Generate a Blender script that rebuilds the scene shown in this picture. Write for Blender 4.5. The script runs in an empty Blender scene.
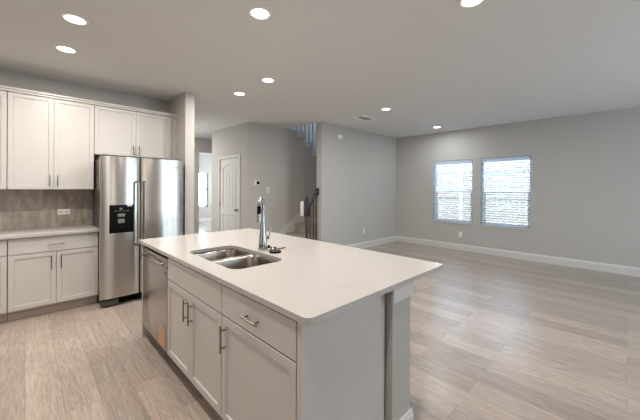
import bpy, bmesh, math, random
from mathutils import Vector, Matrix
random.seed(7)
C = bpy.context.scene.collection
PI = math.pi
R = math.radians
scene = bpy.context.scene

# ---------------------------------------------------------------- camera
EYE = 1.407
cam_d = bpy.data.cameras.new('camera')
cam = bpy.data.objects.new('camera', cam_d)
C.objects.link(cam)
cam_d.sensor_width = 36.0
cam_d.lens = 301.0 / 640.0 * 36.0
cam_d.shift_y = -(210.0 - 187.87) / 640.0
cam_d.clip_start = 0.05
aX = math.atan(308.0 / 301.0)
rot = Matrix.Rotation(aX - PI / 2, 4, 'Z') @ Matrix.Rotation(PI / 2, 4, 'X') @ Matrix.Rotation(R(0.266), 4, 'Z')
cam.matrix_world = Matrix.Translation((0, 0, EYE)) @ rot
scene.camera = cam

# ---------------------------------------------------------------- view
scene.view_settings.view_transform = 'Standard'
scene.view_settings.look = 'None'
scene.view_settings.gamma = 1.0
scene.view_settings.use_curve_mapping = False
scene.view_settings.exposure = 0.55
scene.cycles.max_bounces = 10
scene.cycles.diffuse_bounces = 6
scene.cycles.glossy_bounces = 5
scene.cycles.transparent_max_bounces = 16
scene.cycles.sample_clamp_indirect = 6.0
scene.cycles.caustics_reflective = False
scene.cycles.caustics_refractive = False

# ---------------------------------------------------------------- world
W = bpy.data.worlds.new('sky')
scene.world = W
W.use_nodes = True
bg = W.node_tree.nodes['Background']
bg.inputs['Color'].default_value = (0.72, 0.86, 1.0, 1)
bg.inputs['Strength'].default_value = 11.5


def area_light(name, loc, rot_e, sx, sy, power, col):
    d = bpy.data.lights.new(name, 'AREA')
    d.shape = 'RECTANGLE'
    d.size = sx
    d.size_y = sy
    d.energy = power
    d.color = col
    o = bpy.data.objects.new(name, d)
    C.objects.link(o)
    o.location = loc
    o.rotation_euler = rot_e
    return o


DAY = (0.68, 0.85, 1.0)
# added fill lights along the unseen walls, which have no glazing
for px in (3.6, 4.5, 5.4):
    area_light('added_fill_rear_right', (px, -3.15, 1.15), (R(90), 0, R(0)), 0.5, 2.1, 20, DAY)  # unseen strips added and split so the steel shows upright streaks
for px in (0.1, 0.9):
    area_light('added_fill_rear', (px, -3.15, 1.45), (R(90), 0, R(0)), 0.3, 1.6, 5, (1.0, 0.97, 0.94))  # two narrow unseen strips, added the same way
area_light('added_fill_left', (-2.55, 1.2, 1.5), (R(90), 0, R(-90)), 1.8, 1.4, 4, (1.0, 0.96, 0.92))  # unseen fill added at the left wall
# added fills for front room and hall; then the upper stair landing's window
area_light('added_fill_front_room', (6.35, 10.2, 1.5), (R(90), 0, R(90)), 2.4, 1.8, 85, (0.86, 0.95, 1.0))  # added to make the front room bright; its side wall has no window
area_light('added_fill_hall', (1.75, 6.9, 1.3), (R(90), 0, R(-90)), 0.9, 1.9, 12, (0.93, 0.97, 1.0))  # unseen fill added to brighten the hall; no door glazing here
area_light('daylight_upper_landing', (6.9, 5.9, 4.2), (R(75), 0, R(90)), 1.0, 1.2, 30, (0.62, 0.78, 1.0))
LAMP_POWER = 13.0
LAMP_COL = (1.0, 0.925, 0.83)
LAMP_POWER_LIVING = 8.0
LAMP_COL_LIVING = (0.93, 0.98, 1.0)


# ---------------------------------------------------------------- materials
def lin(c):
    return tuple((x / 255 / 12.92) if x / 255 <= 0.04045 else ((x / 255 + 0.055) / 1.055) ** 2.4 for x in c) + (1.0,)


def mat(name, rgb, rough=0.5, metal=0.0, noise=0.0, nscale=20.0, bump=0.0, bscale=200.0, stretch=(1, 1, 1), spec=0.5, coat=0.0):
    m = bpy.data.materials.new(name)
    m.use_nodes = True
    nt = m.node_tree
    b = nt.nodes['Principled BSDF']
    b.inputs['Base Color'].default_value = lin(rgb)
    b.inputs['Roughness'].default_value = rough
    b.inputs['Metallic'].default_value = metal
    b.inputs['Specular IOR Level'].default_value = spec
    b.inputs['Coat Weight'].default_value = coat
    tc = nt.nodes.new('ShaderNodeTexCoord')
    mp = nt.nodes.new('ShaderNodeMapping')
    mp.inputs['Scale'].default_value = stretch
    nt.links.new(tc.outputs['Object'], mp.inputs['Vector'])
    if noise > 0:
        n = nt.nodes.new('ShaderNodeTexNoise')
        n.inputs['Scale'].default_value = nscale
        n.inputs['Detail'].default_value = 4
        nt.links.new(mp.outputs['Vector'], n.inputs['Vector'])
        mx = nt.nodes.new('ShaderNodeMix')
        mx.data_type = 'RGBA'
        c = lin(rgb)
        mx.inputs['A'].default_value = tuple(v * (1 - noise) for v in c[:3]) + (1,)
        mx.inputs['B'].default_value = tuple(min(1, v * (1 + noise)) for v in c[:3]) + (1,)
        nt.links.new(n.outputs['Fac'], mx.inputs['Factor'])
        nt.links.new(mx.outputs['Result'], b.inputs['Base Color'])
    if bump > 0:
        n2 = nt.nodes.new('ShaderNodeTexNoise')
        n2.inputs['Scale'].default_value = bscale
        nt.links.new(mp.outputs['Vector'], n2.inputs['Vector'])
        bp = nt.nodes.new('ShaderNodeBump')
        bp.inputs['Strength'].default_value = bump
        bp.inputs['Distance'].default_value = 0.002
        nt.links.new(n2.outputs['Fac'], bp.inputs['Height'])
        nt.links.new(bp.outputs['Normal'], b.inputs['Normal'])
    return m


def emit(name, rgb, strength):
    m = bpy.data.materials.new(name)
    m.use_nodes = True
    b = m.node_tree.nodes['Principled BSDF']
    b.inputs['Base Color'].default_value = lin(rgb)
    b.inputs['Emission Color'].default_value = lin(rgb)
    b.inputs['Emission Strength'].default_value = strength
    return m


def glass_mat():
    m = bpy.data.materials.new('window_glass')
    m.use_nodes = True
    nt = m.node_tree
    nt.nodes.clear()
    out = nt.nodes.new('ShaderNodeOutputMaterial')
    tr = nt.nodes.new('ShaderNodeBsdfTransparent')
    tr.inputs['Color'].default_value = (0.93, 0.97, 0.97, 1)
    gl = nt.nodes.new('ShaderNodeBsdfGlossy')
    gl.inputs['Roughness'].default_value = 0.02
    lw = nt.nodes.new('ShaderNodeFresnel')
    lw.inputs['IOR'].default_value = 1.45
    mx = nt.nodes.new('ShaderNodeMixShader')
    nt.links.new(lw.outputs['Fac'], mx.inputs['Fac'])
    nt.links.new(tr.outputs['BSDF'], mx.inputs[1])
    nt.links.new(gl.outputs['BSDF'], mx.inputs[2])
    nt.links.new(mx.outputs['Shader'], out.inputs['Surface'])
    return m


def floor_mat():
    m = bpy.data.materials.new('light_oak_planks')
    m.use_nodes = True
    nt = m.node_tree
    N = nt.nodes.new
    L = nt.links.new
    b = nt.nodes['Principled BSDF']
    tc = N('ShaderNodeTexCoord')
    sep = N('ShaderNodeSeparateXYZ')
    L(tc.outputs['Object'], sep.inputs[0])
    comb = N('ShaderNodeCombineXYZ')
    L(sep.outputs['Y'], comb.inputs['X'])
    L(sep.outputs['X'], comb.inputs['Y'])

    def brick(c1, c2, cm, mortar):
        t = N('ShaderNodeTexBrick')
        t.offset = 0.37
        t.offset_frequency = 2
        t.inputs['Scale'].default_value = 1.0
        t.inputs['Brick Width'].default_value = 1.22
        t.inputs['Row Height'].default_value = 0.182
        t.inputs['Mortar Size'].default_value = mortar
        t.inputs['Mortar Smooth'].default_value = 0.2
        t.inputs['Color1'].default_value = c1
        t.inputs['Color2'].default_value = c2
        t.inputs['Mortar'].default_value = cm
        L(comb.outputs[0], t.inputs['Vector'])
        return t
    br = brick(lin((186, 172, 161)), lin((158, 146, 138)), lin((128, 117, 109)), 0.0011)
    rnd = brick((0, 0, 0, 1), (1, 1, 1, 1), (0.5, 0.5, 0.5, 1), 0.0)
    # grain, offset by the random value of each board
    off = N('ShaderNodeVectorMath')
    off.operation = 'MULTIPLY_ADD'
    L(rnd.outputs['Color'], off.inputs[0])
    off.inputs[1].default_value = (13.0, 7.0, 3.0)
    L(comb.outputs[0], off.inputs[2])
    mp = N('ShaderNodeMapping')
    mp.inputs['Scale'].default_value = (1.0, 9.0, 1.0)
    L(off.outputs[0], mp.inputs['Vector'])
    n1 = N('ShaderNodeTexNoise')
    n1.inputs['Scale'].default_value = 2.2
    n1.inputs['Detail'].default_value = 5
    n1.inputs['Distortion'].default_value = 0.7
    L(mp.outputs[0], n1.inputs['Vector'])
    # cathedral figure: contour lines of the slow noise
    mul = N('ShaderNodeMath')
    mul.operation = 'MULTIPLY'
    mul.inputs[1].default_value = 42.0
    L(n1.outputs['Fac'], mul.inputs[0])
    sn = N('ShaderNodeMath')
    sn.operation = 'SINE'
    L(mul.outputs[0], sn.inputs[0])
    mp2 = N('ShaderNodeMapping')
    mp2.inputs['Scale'].default_value = (4.0, 110.0, 1.0)
    L(off.outputs[0], mp2.inputs['Vector'])
    n2 = N('ShaderNodeTexNoise')
    n2.inputs['Scale'].default_value = 1.0
    n2.inputs['Detail'].default_value = 3
    L(mp2.outputs[0], n2.inputs['Vector'])
    mr = N('ShaderNodeMapRange')
    mr.inputs['From Min'].default_value = -1
    mr.inputs['From Max'].default_value = 1
    mr.inputs['To Min'].default_value = 0.86
    mr.inputs['To Max'].default_value = 1.08
    L(sn.outputs[0], mr.inputs['Value'])
    mr2 = N('ShaderNodeMapRange')
    mr2.inputs['From Min'].default_value = 0.25
    mr2.inputs['From Max'].default_value = 0.75
    mr2.inputs['To Min'].default_value = 0.86
    mr2.inputs['To Max'].default_value = 1.13
    L(n2.outputs['Fac'], mr2.inputs['Value'])
    mm = N('ShaderNodeMath')
    mm.operation = 'MULTIPLY'
    L(mr.outputs[0], mm.inputs[0])
    L(mr2.outputs[0], mm.inputs[1])
    # soft large clouds of tone
    mp3 = N('ShaderNodeMapping')
    mp3.inputs['Scale'].default_value = (0.9, 6.0, 1.0)
    L(off.outputs[0], mp3.inputs['Vector'])
    n3 = N('ShaderNodeTexNoise')
    n3.inputs['Scale'].default_value = 1.3
    L(mp3.outputs[0], n3.inputs['Vector'])
    cr = N('ShaderNodeMix')
    cr.data_type = 'RGBA'
    cr.inputs['A'].default_value = (0.93, 0.955, 0.98, 1)
    cr.inputs['B'].default_value = (1.07, 1.03, 1.0, 1)
    L(n3.outputs['Fac'], cr.inputs['Factor'])
    v1 = N('ShaderNodeVectorMath')
    v1.operation = 'MULTIPLY'
    L(br.outputs['Color'], v1.inputs[0])
    L(cr.outputs['Result'], v1.inputs[1])
    v2 = N('ShaderNodeVectorMath')
    v2.operation = 'SCALE'
    L(v1.outputs[0], v2.inputs[0])
    L(mm.outputs[0], v2.inputs['Scale'])
    L(v2.outputs[0], b.inputs['Base Color'])
    b.inputs['Roughness'].default_value = 0.30
    b.inputs['Specular IOR Level'].default_value = 0.6
    bp = N('ShaderNodeBump')
    bp.inputs['Strength'].default_value = 0.12
    bp.inputs['Distance'].default_value = 0.002
    L(n2.outputs['Fac'], bp.inputs['Height'])
    L(bp.outputs['Normal'], b.inputs['Normal'])
    return m


def quartz_mat():
    m = mat('white_quartz', (238, 232, 226), rough=0.16, spec=0.5)
    nt = m.node_tree
    N = nt.nodes.new
    L = nt.links.new
    b = nt.nodes['Principled BSDF']
    tc = N('ShaderNodeTexCoord')
    n = N('ShaderNodeTexNoise')
    n.inputs['Scale'].default_value = 1.6
    n.inputs['Detail'].default_value = 6
    n.inputs['Distortion'].default_value = 1.6
    L(tc.outputs['Object'], n.inputs['Vector'])
    s = N('ShaderNodeMath')
    s.operation = 'SUBTRACT'
    s.inputs[1].default_value = 0.5
    L(n.outputs['Fac'], s.inputs[0])
    a = N('ShaderNodeMath')
    a.operation = 'ABSOLUTE'
    L(s.outputs[0], a.inputs[0])
    r = N('ShaderNodeMapRange')
    r.inputs['From Max'].default_value = 0.022
    r.inputs['To Min'].default_value = 1.0
    r.inputs['To Max'].default_value = 0.0
    L(a.outputs[0], r.inputs['Value'])
    n2 = N('ShaderNodeTexNoise')
    n2.inputs['Scale'].default_value = 3.0
    L(tc.outputs['Object'], n2.inputs['Vector'])
    r2 = N('ShaderNodeMapRange')
    r2.inputs['From Min'].default_value = 0.5
    r2.inputs['From Max'].default_value = 0.7
    r2.inputs['To Max'].default_value = 0.55
    L(n2.outputs['Fac'], r2.inputs['Value'])
    mm = N('ShaderNodeMath')
    mm.operation = 'MULTIPLY'
    L(r.outputs[0], mm.inputs[0])
    L(r2.outputs[0], mm.inputs[1])
    mx = N('ShaderNodeMix')
    mx.data_type = 'RGBA'
    mx.inputs['A'].default_value = lin((188, 184, 181))
    mx.inputs['B'].default_value = lin((168, 163, 158))
    L(mm.outputs[0], mx.inputs['Factor'])
    L(mx.outputs['Result'], b.inputs['Base Color'])
    return m


def tile_mat():
    m = bpy.data.materials.new('grey_brown_tile')
    m.use_nodes = True
    nt = m.node_tree
    N = nt.nodes.new
    L = nt.links.new
    b = nt.nodes['Principled BSDF']
    tc = N('ShaderNodeTexCoord')
    sep = N('ShaderNodeSeparateXYZ')
    L(tc.outputs['Object'], sep.inputs[0])
    comb = N('ShaderNodeCombineXYZ')
    L(sep.outputs['X'], comb.inputs['X'])
    L(sep.outputs['Z'], comb.inputs['Y'])
    t = N('ShaderNodeTexBrick')
    t.inputs['Scale'].default_value = 1.0
    t.inputs['Brick Width'].default_value = 0.15
    t.inputs['Row Height'].default_value = 0.075
    t.inputs['Mortar Size'].default_value = 0.001
    t.inputs['Color1'].default_value = lin((178, 168, 158))
    t.inputs['Color2'].default_value = lin((168, 158, 148))
    t.inputs['Mortar'].default_value = lin((150, 142, 133))
    L(comb.outputs[0], t.inputs['Vector'])
    mp = N('ShaderNodeMapping')
    mp.inputs['Scale'].default_value = (10, 10, 3)
    L(tc.outputs['Object'], mp.inputs['Vector'])
    n = N('ShaderNodeTexNoise')
    n.inputs['Scale'].default_value = 1.6
    n.inputs['Detail'].default_value = 5
    L(mp.outputs[0], n.inputs['Vector'])
    mr = N('ShaderNodeMapRange')
    mr.inputs['From Min'].default_value = 0.3
    mr.inputs['From Max'].default_value = 0.7
    mr.inputs['To Min'].default_value = 0.66
    mr.inputs['To Max'].default_value = 1.16
    L(n.outputs['Fac'], mr.inputs['Value'])
    v = N('ShaderNodeVectorMath')
    v.operation = 'SCALE'
    L(t.outputs['Color'], v.inputs[0])
    L(mr.outputs[0], v.inputs['Scale'])
    L(v.outputs[0], b.inputs['Base Color'])
    b.inputs['Roughness'].default_value = 0.8
    return m


def steel_mat(name, rgb, rough=0.28, axis='z'):
    st = {'z': (160, 160, 1.5), 'x': (1.5, 160, 160), 'y': (160, 1.5, 160)}[axis]
    m = mat(name, rgb, rough=rough, metal=1.0, noise=0.06, nscale=1.0, stretch=st)
    nt = m.node_tree
    b = nt.nodes['Principled BSDF']
    b.inputs['Anisotropic'].default_value = 0.8
    b.inputs['Anisotropic Rotation'].default_value = 0.25
    return m


def slat_mat():
    m = mat('white_blind_slat', (228, 234, 240), rough=0.45, noise=0.01)
    nt = m.node_tree
    b = nt.nodes['Principled BSDF']
    tl = nt.nodes.new('ShaderNodeBsdfTranslucent')
    tl.inputs['Color'].default_value = (0.80, 0.88, 0.96, 1)
    mx = nt.nodes.new('ShaderNodeMixShader')
    mx.inputs['Fac'].default_value = 0.6
    nt.links.new(b.outputs['BSDF'], mx.inputs[1])
    nt.links.new(tl.outputs['BSDF'], mx.inputs[2])
    nt.links.new(mx.outputs['Shader'], nt.nodes['Material Output'].inputs['Surface'])
    return m


M = {}
M['wall'] = mat('greige_wall_paint', (184, 181, 177), rough=0.75, bump=0.08, bscale=160)
M['ceiling'] = mat('ceiling_paint', (218, 218, 217), rough=0.85, bump=0.12, bscale=120)
M['trim'] = mat('white_trim_paint', (208, 206, 203), rough=0.4, noise=0.01, nscale=6)
M['floor'] = floor_mat()
M['cab'] = mat('white_cabinet_paint', (200, 197, 194), rough=0.36, noise=0.008, nscale=5)
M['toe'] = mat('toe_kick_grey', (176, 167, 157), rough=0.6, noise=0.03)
M['toe_dark'] = mat('toe_kick_dark_brown', (92, 78, 66), rough=0.6, noise=0.05)  # even dark brown for the island toe kicks
M['quartz'] = quartz_mat()
M['tile'] = tile_mat()
M['steel'] = steel_mat('brushed_stainless', (190, 186, 181), 0.24)
M['steel_x'] = steel_mat('brushed_stainless_horizontal', (176, 170, 163), 0.30, 'x')
M['sink'] = steel_mat('satin_sink_steel', (172, 164, 155), 0.26, 'x')
M['nickel'] = mat('satin_nickel', (136, 129, 120), rough=0.28, metal=1.0, noise=0.03)
M['chrome'] = mat('chrome', (178, 180, 182), rough=0.12, metal=1.0, noise=0.01)
M['black'] = mat('black_plastic', (6, 6, 7), rough=0.45, noise=0.05, spec=0.12)
M['darkgrey'] = mat('dark_grey_plastic', (70, 68, 66), rough=0.45, noise=0.05)
M['screen'] = mat('grey_display', (120, 118, 116), rough=0.3, noise=0.05)
M['plate'] = mat('white_plastic', (238, 236, 232), rough=0.35, noise=0.01)
M['slot'] = mat('slot_dark', (60, 58, 56), rough=0.6, noise=0.02)
M['vinyl'] = mat('white_vinyl', (236, 240, 242), rough=0.4, noise=0.01)
M['slat'] = slat_mat()
M['glass'] = glass_mat()
M['wood_dark'] = mat('espresso_wood', (44, 35, 30), rough=0.35, noise=0.2, nscale=8, stretch=(8, 8, 1))
M['iron'] = mat('dark_baluster_wood', (66, 50, 42), rough=0.4, noise=0.15, nscale=8, stretch=(8, 8, 1))
M['carpet'] = mat('beige_stair_carpet', (160, 152, 144), rough=0.95, noise=0.12, nscale=150, bump=0.6, bscale=400)
M['fence'] = mat('weathered_cedar', (178, 160, 154), rough=0.85, noise=0.25, nscale=3.0, stretch=(3, 3, 0.4))
M['grass'] = mat('lawn_green', (120, 130, 96), rough=0.95, noise=0.3, nscale=14, bump=0.5, bscale=60)
M['paper'] = mat('white_paper', (235, 232, 228), rough=0.7, noise=0.01)
M['orange'] = mat('orange_print', (214, 142, 96), rough=0.5, noise=0.05)
M['label'] = mat('tan_label_paper', (196, 168, 140), rough=0.6, noise=0.05)
M['red'] = mat('red_plastic', (140, 76, 70), rough=0.4, noise=0.05)
M['lens'] = emit('lit_lamp_lens', (255, 246, 228), 6.0)


# ---------------------------------------------------------------- mesh helpers
def _merge(dst, src):
    me = bpy.data.meshes.new('tmp')
    src.to_mesh(me)
    src.free()
    dst.from_mesh(me)
    bpy.data.meshes.remove(me)


def box(bm, x0, x1, y0, y1, z0, z1, bev=0.0, seg=2, rotm=None):
    t = bmesh.new()
    bmesh.ops.create_cube(t, size=1.0)
    for v in t.verts:
        v.co = Vector(((x0 + x1) / 2 + v.co.x * (x1 - x0), (y0 + y1) / 2 + v.co.y * (y1 - y0), (z0 + z1) / 2 + v.co.z * (z1 - z0)))
    if bev > 0:
        bmesh.ops.bevel(t, geom=list(t.edges), offset=bev, segments=seg, profile=0.5, affect='EDGES')
    if rotm is not None:
        bmesh.ops.transform(t, matrix=rotm, verts=t.verts)
    bmesh.ops.recalc_face_normals(t, faces=t.faces)
    _merge(bm, t)
    return bm


def prism(bm, pts, a0, a1, axis='y'):
    """polygon pts in the plane across axis, extruded from a0 to a1"""
    t = bmesh.new()

    def P(p, a):
        if axis == 'y':
            return (p[0], a, p[1])
        if axis == 'x':
            return (a, p[0], p[1])
        return (p[0], p[1], a)
    A = [t.verts.new(P(p, a0)) for p in pts]
    B = [t.verts.new(P(p, a1)) for p in pts]
    n = len(pts)
    t.faces.new(A)
    t.faces.new(B[::-1])
    for i in range(n):
        t.faces.new((A[i], B[i], B[(i + 1) % n], A[(i + 1) % n]))
    bmesh.ops.recalc_face_normals(t, faces=t.faces)
    _merge(bm, t)
    return bm


def lathe(bm, prof, center=(0, 0, 0), n=24, axis='z'):
    t = bmesh.new()
    rings = []
    for r, z in prof:
        ring = []
        for i in range(n):
            a = 2 * PI * i / n
            p = (r * math.cos(a), r * math.sin(a), z)
            if axis == 'y':
                p = (p[0], p[2], p[1])
            if axis == 'x':
                p = (p[2], p[0], p[1])
            ring.append(t.verts.new(Vector(p) + Vector(center)))
        rings.append(ring)
    for a, b in zip(rings[:-1], rings[1:]):
        for i in range(n):
            t.faces.new((a[i], a[(i + 1) % n], b[(i + 1) % n], b[i]))
    for ring in (rings[0], rings[-1]):
        try:
            t.faces.new(ring)
        except ValueError:
            pass
    bmesh.ops.recalc_face_normals(t, faces=t.faces)
    _merge(bm, t)
    return bm


def tube(bm, path, rad, n=12):
    """round bar along a path; rad a number or a list"""
    t = bmesh.new()
    path = [Vector(p) for p in path]
    rings = []
    up = None
    for i, p in enumerate(path):
        d = (path[min(i + 1, len(path) - 1)] - path[max(i - 1, 0)]).normalized()
        if up is None:
            up = Vector((0, 0, 1)) if abs(d.z) < 0.9 else Vector((1, 0, 0))
        s = d.cross(up).normalized()
        up = s.cross(d).normalized()
        r = rad[i] if isinstance(rad, (list, tuple)) else rad
        rings.append([t.verts.new(p + (s * math.cos(2 * PI * k / n) + up * math.sin(2 * PI * k / n)) * r) for k in range(n)])
    for a, b in zip(rings[:-1], rings[1:]):
        for k in range(n):
            t.faces.new((a[k], a[(k + 1) % n], b[(k + 1) % n], b[k]))
    t.faces.new(rings[0])
    t.faces.new(rings[-1][::-1])
    bmesh.ops.recalc_face_normals(t, faces=t.faces)
    _merge(bm, t)
    return bm


def B():
    return bmesh.new()


def obj(name, bm, material, parent=None, smooth=True, ang=35):
    me = bpy.data.meshes.new(name)
    bm.to_mesh(me)
    bm.free()
    me.materials.append(material)
    if smooth:
        me.shade_smooth()
        me.set_sharp_from_angle(angle=R(ang))
    o = bpy.data.objects.new(name, me)
    C.objects.link(o)
    if parent is not None:
        o.parent = parent
    return o


def tag(o, label, cat, group=None):
    o['label'] = label
    o['category'] = cat
    if group:
        o['group'] = group
    return o


def thing(name, label, cat, loc=(0, 0, 0), rz=0.0, group=None):
    o = bpy.data.objects.new(name, None)
    o.empty_display_size = 0.1
    C.objects.link(o)
    o.location = loc
    o.rotation_euler = (0, 0, rz)
    return tag(o, label, cat, group)


def struct(name, bm, m, smooth=False):
    o = obj(name, bm, m, None, smooth)
    o['kind'] = 'structure'
    return o


def dup(o, parent=None):
    c = o.copy()
    C.objects.link(c)
    c.parent = parent
    for ch in list(o.children):
        dup(ch, c)
    return c


def rrect(x0, x1, y0, y1, r, seg=6):
    """rounded rectangle, counter-clockwise; r a number or (r at x0y0, x1y0, x1y1, x0y1)"""
    if not isinstance(r, (list, tuple)):
        r = (r,) * 4
    pts = []
    for (cx, cy, a0, rr) in ((x0 + r[0], y0 + r[0], 180, r[0]), (x1 - r[1], y0 + r[1], 270, r[1]), (x1 - r[2], y1 - r[2], 0, r[2]), (x0 + r[3], y1 - r[3], 90, r[3])):
        for k in range(seg + 1):
            a = R(a0 + 90 * k / seg)
            pts.append((cx + rr * math.cos(a), cy + rr * math.sin(a)))
    return pts


def slab_with_holes(bm, outer, holes, z0, z1):
    t = bmesh.new()
    loops = []
    edges = []
    for pts in [outer] + holes:
        vs = [t.verts.new((x, y, z1)) for x, y in pts]
        loops.append(vs)
        for i in range(len(vs)):
            edges.append(t.edges.new((vs[i], vs[(i + 1) % len(vs)])))
    bmesh.ops.triangle_fill(t, use_beauty=True, use_dissolve=False, edges=edges)
    faces = list(t.faces)
    ret = bmesh.ops.extrude_face_region(t, geom=faces)
    for g in ret['geom']:
        if isinstance(g, bmesh.types.BMVert):
            g.co.z = z0
    bmesh.ops.recalc_face_normals(t, faces=t.faces)
    _merge(bm, t)
    return bm


# ================================================================ SETTING
CE = 2.74
XR = 7.07      # window wall
YL = 4.33      # living room left wall
YK = 5.0       # kitchen wall

struct('floor', box(B(), -2.8, 8.0, -3.4, 12.3, -0.12, 0.0), M['floor'])

bm = B()
box(bm, -2.8, 4.27, -3.4, 12.3, CE, CE + 0.28)
box(bm, 4.27, 8.0, -3.4, 4.48, CE, CE + 0.28)
box(bm, 4.27, 8.0, 6.56, 12.3, CE, CE + 0.28)
struct('ceiling', bm, M['ceiling'])

# window wall, with two holes
WIN = [(1.325, 2.24, 0.60, 2.06), (2.405, 3.31, 0.61, 2.055)]
bm = B()
WT = 0.16
box(bm, XR, XR + WT, -3.4, WIN[0][0], 0, CE)
box(bm, XR, XR + WT, WIN[0][1], WIN[1][0], 0, CE)
box(bm, XR, XR + WT, WIN[1][1], 4.33, 0, CE)
for (a, b, z0, z1) in WIN:
    box(bm, XR, XR + WT, a, b, 0, z0)
    box(bm, XR, XR + WT, a, b, z1, CE)
struct('wall_right', bm, M['wall'])
struct('wall_living', box(B(), 4.277, XR + WT, YL, YL + 0.15, 0, CE), M['wall'])
struct('wall_kitchen', box(B(), -2.8, 1.59, YK, YK + 0.12, 0, CE), M['wall'])
struct('wall_wing', box(B(), 1.59, 1.715, 4.32, 8.1, 0, CE), M['wall'])
struct('wall_left', box(B(), -2.8, -2.65, -3.4, YK, 0, CE), M['wall'])
struct('wall_behind', box(B(), -2.65, XR, -3.4, -3.25, 0, CE), M['wall'])

# hall wall (with the closet door) and the wall below the upper flight, one block
DY0, DY1, DH = 5.745, 6.61, 2.05
bm = B()
box(bm, 3.22, 3.34, 5.42, DY0, 0, CE)
box(bm, 3.22, 3.34, DY1, 7.05, 0, CE)
box(bm, 3.22, 3.34, DY0, DY1, DH, CE)
struct('wall_hall', bm, M['wall'])
struct('wall_closet', box(B(), 3.34, 4.27, 6.93, 7.05, 0, CE), M['wall'])

RUN, RISE = 0.255, 0.205
saw = [(3.34, 0), (7.2, 0), (7.2, 1.0)]
x, z = 4.505 + RUN * 7, 2.70 - RISE * 7
saw += [(x, 1.0)]
xs = []
for k in range(7, 0, -1):
    xx = 4.505 + RUN * k
    saw += [(xx, 2.70 - RISE * k), (xx - 0.0001, 2.70 - RISE * (k - 1))] if k < 7 else [(xx, 2.70 - RISE * 6)]
saw += [(4.505, 2.70), (4.505, CE), (3.34, CE)]
# clean repeated points
cl = []
for p in saw:
    if not cl or (abs(p[0] - cl[-1][0]) + abs(p[1] - cl[-1][1])) > 1e-3:
        cl.append(p)
struct('wall_stair', prism(B(), cl, 5.42, 5.54, 'y'), M['wall'])

# far header wall with the opening to the front room
bm = B()
box(bm, 1.715, 3.345, 8.1, 8.22, 0, CE)
box(bm, 3.345, 4.4, 8.1, 8.22, 2.36, CE)
box(bm, 4.4, 8.0, 8.1, 8.22, 0, CE)
struct('wall_opening', bm, M['wall'])
bm = B()
FW = (4.35, 5.33, 0.62, 2.03)
box(bm, 1.6, FW[0], 12.0, 12.15, 0, CE)
box(bm, FW[1], 6.6, 12.0, 12.15, 0, CE)
box(bm, FW[0], FW[1], 12.0, 12.15, 0, FW[2])
box(bm, FW[0], FW[1], 12.0, 12.15, FW[3], CE)
struct('wall_far', bm, M['wall'])
bm = B()
box(bm, 6.5, 6.62, 8.22, 12.0, 0, CE)
box(bm, 1.6, 1.72, 8.22, 12.0, 0, CE)
struct('wall_front_room', bm, M['wall'])
struct('wall_passage', box(B(), 7.2, 7.32, 4.48, 8.1, 0, CE), M['wall'])

# upper storey round the stairwell
bm = B()
box(bm, 2.4, 7.4, 4.33, 4.48, CE + 0.28, 5.6)
box(bm, 4.27, 7.2, 6.5, 6.62, 0.0, 5.6)
box(bm, 7.2, 7.32, 4.48, 6.5, CE, 5.6)
box(bm, 2.4, 2.5, 4.48, 6.6, CE + 0.28, 5.6)
box(bm, 2.4, 4.27, 6.5, 6.62, CE + 0.28, 5.6)
struct('wall_upper_stairwell', bm, M['wall'])
bm = B()
box(bm, 2.4, 7.4, 4.33, 6.62, 5.6, 5.7)
struct('ceiling_upper_stairwell', bm, M['ceiling'])


def baseboard(name, x0, x1, y0, y1, side, h=0.145, t=0.016):
    """side: the direction the board faces, 'x-' 'y-' 'x+'"""
    prof = [(0, 0), (t, 0), (t, h - 0.03), (t * 0.75, h - 0.022), (t * 0.45, h - 0.006), (t * 0.3, h), (0, h)]
    bm = B()
    if side == 'y-':
        prism(bm, [(y0 - p[0], p[1]) for p in prof], x0, x1, 'x')
    elif side == 'x-':
        prism(bm, [(x0 - p[0], p[1]) for p in prof], y0, y1, 'y')
    elif side == 'x+':
        prism(bm, [(x0 + p[0], p[1]) for p in prof], y0, y1, 'y')
    return struct(name, bm, M['trim'])


baseboard('baseboard_right', XR, XR, -3.25, YL, 'x-')
baseboard('baseboard_living', 4.277, XR - 0.016, YL, YL, 'y-')
baseboard('baseboard_wing', 1.59, 1.715, 4.32, 4.32, 'y-')
baseboard('baseboard_hall', 3.22, 3.22, 5.42, 5.68, 'x-')
baseboard('baseboard_hall_far', 3.22, 3.22, 6.675, 7.05, 'x-')
baseboard('baseboard_stair', 3.204, 3.66, 5.42, 5.42, 'y-')
baseboard('baseboard_far', 1.72, 6.5, 12.0, 12.0, 'y-')
baseboard('baseboard_opening', 1.715, 3.345, 8.1, 8.1, 'y-')
baseboard('baseboard_wall_end', 4.277, 4.277, 4.33, 4.48, 'x-')
# diagonal skirt board up the stair wall
SK = [(3.66, 0.0), (3.66, 0.145), (7.1, 0.145 + 0.70 * 3.44), (7.1, 2.2), (4.3, 0.0)]
struct('trim_1', prism(B(), SK, 5.398, 5.42, 'y'), M['trim'])
# white stepped stringer of the upper flight
st = []
for k in range(0, 7):
    xx = 4.505 + RUN * k
    st += [(xx, 2.70 - RISE * k + 0.03), (xx + RUN, 2.70 - RISE * k + 0.03)]
low = [(p[0], p[1] - 0.115) for p in st]
bm = B()
for k in range(0, 7):
    xx = 4.505 + RUN * k
    zt = 2.70 - RISE * k + 0.03
    box(bm, xx - 0.02, xx + RUN + 0.025, 5.385, 5.6, zt - 0.035, zt + 0.004)
    box(bm, xx + RUN - 0.012, xx + RUN + 0.006, 5.40, 5.42, zt - RISE - 0.03, zt - 0.03)
    box(bm, xx, xx + RUN - 0.012, 5.40, 5.42, zt - 0.12, zt - 0.03)
struct('trim_2', bm, M['trim'])
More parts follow.
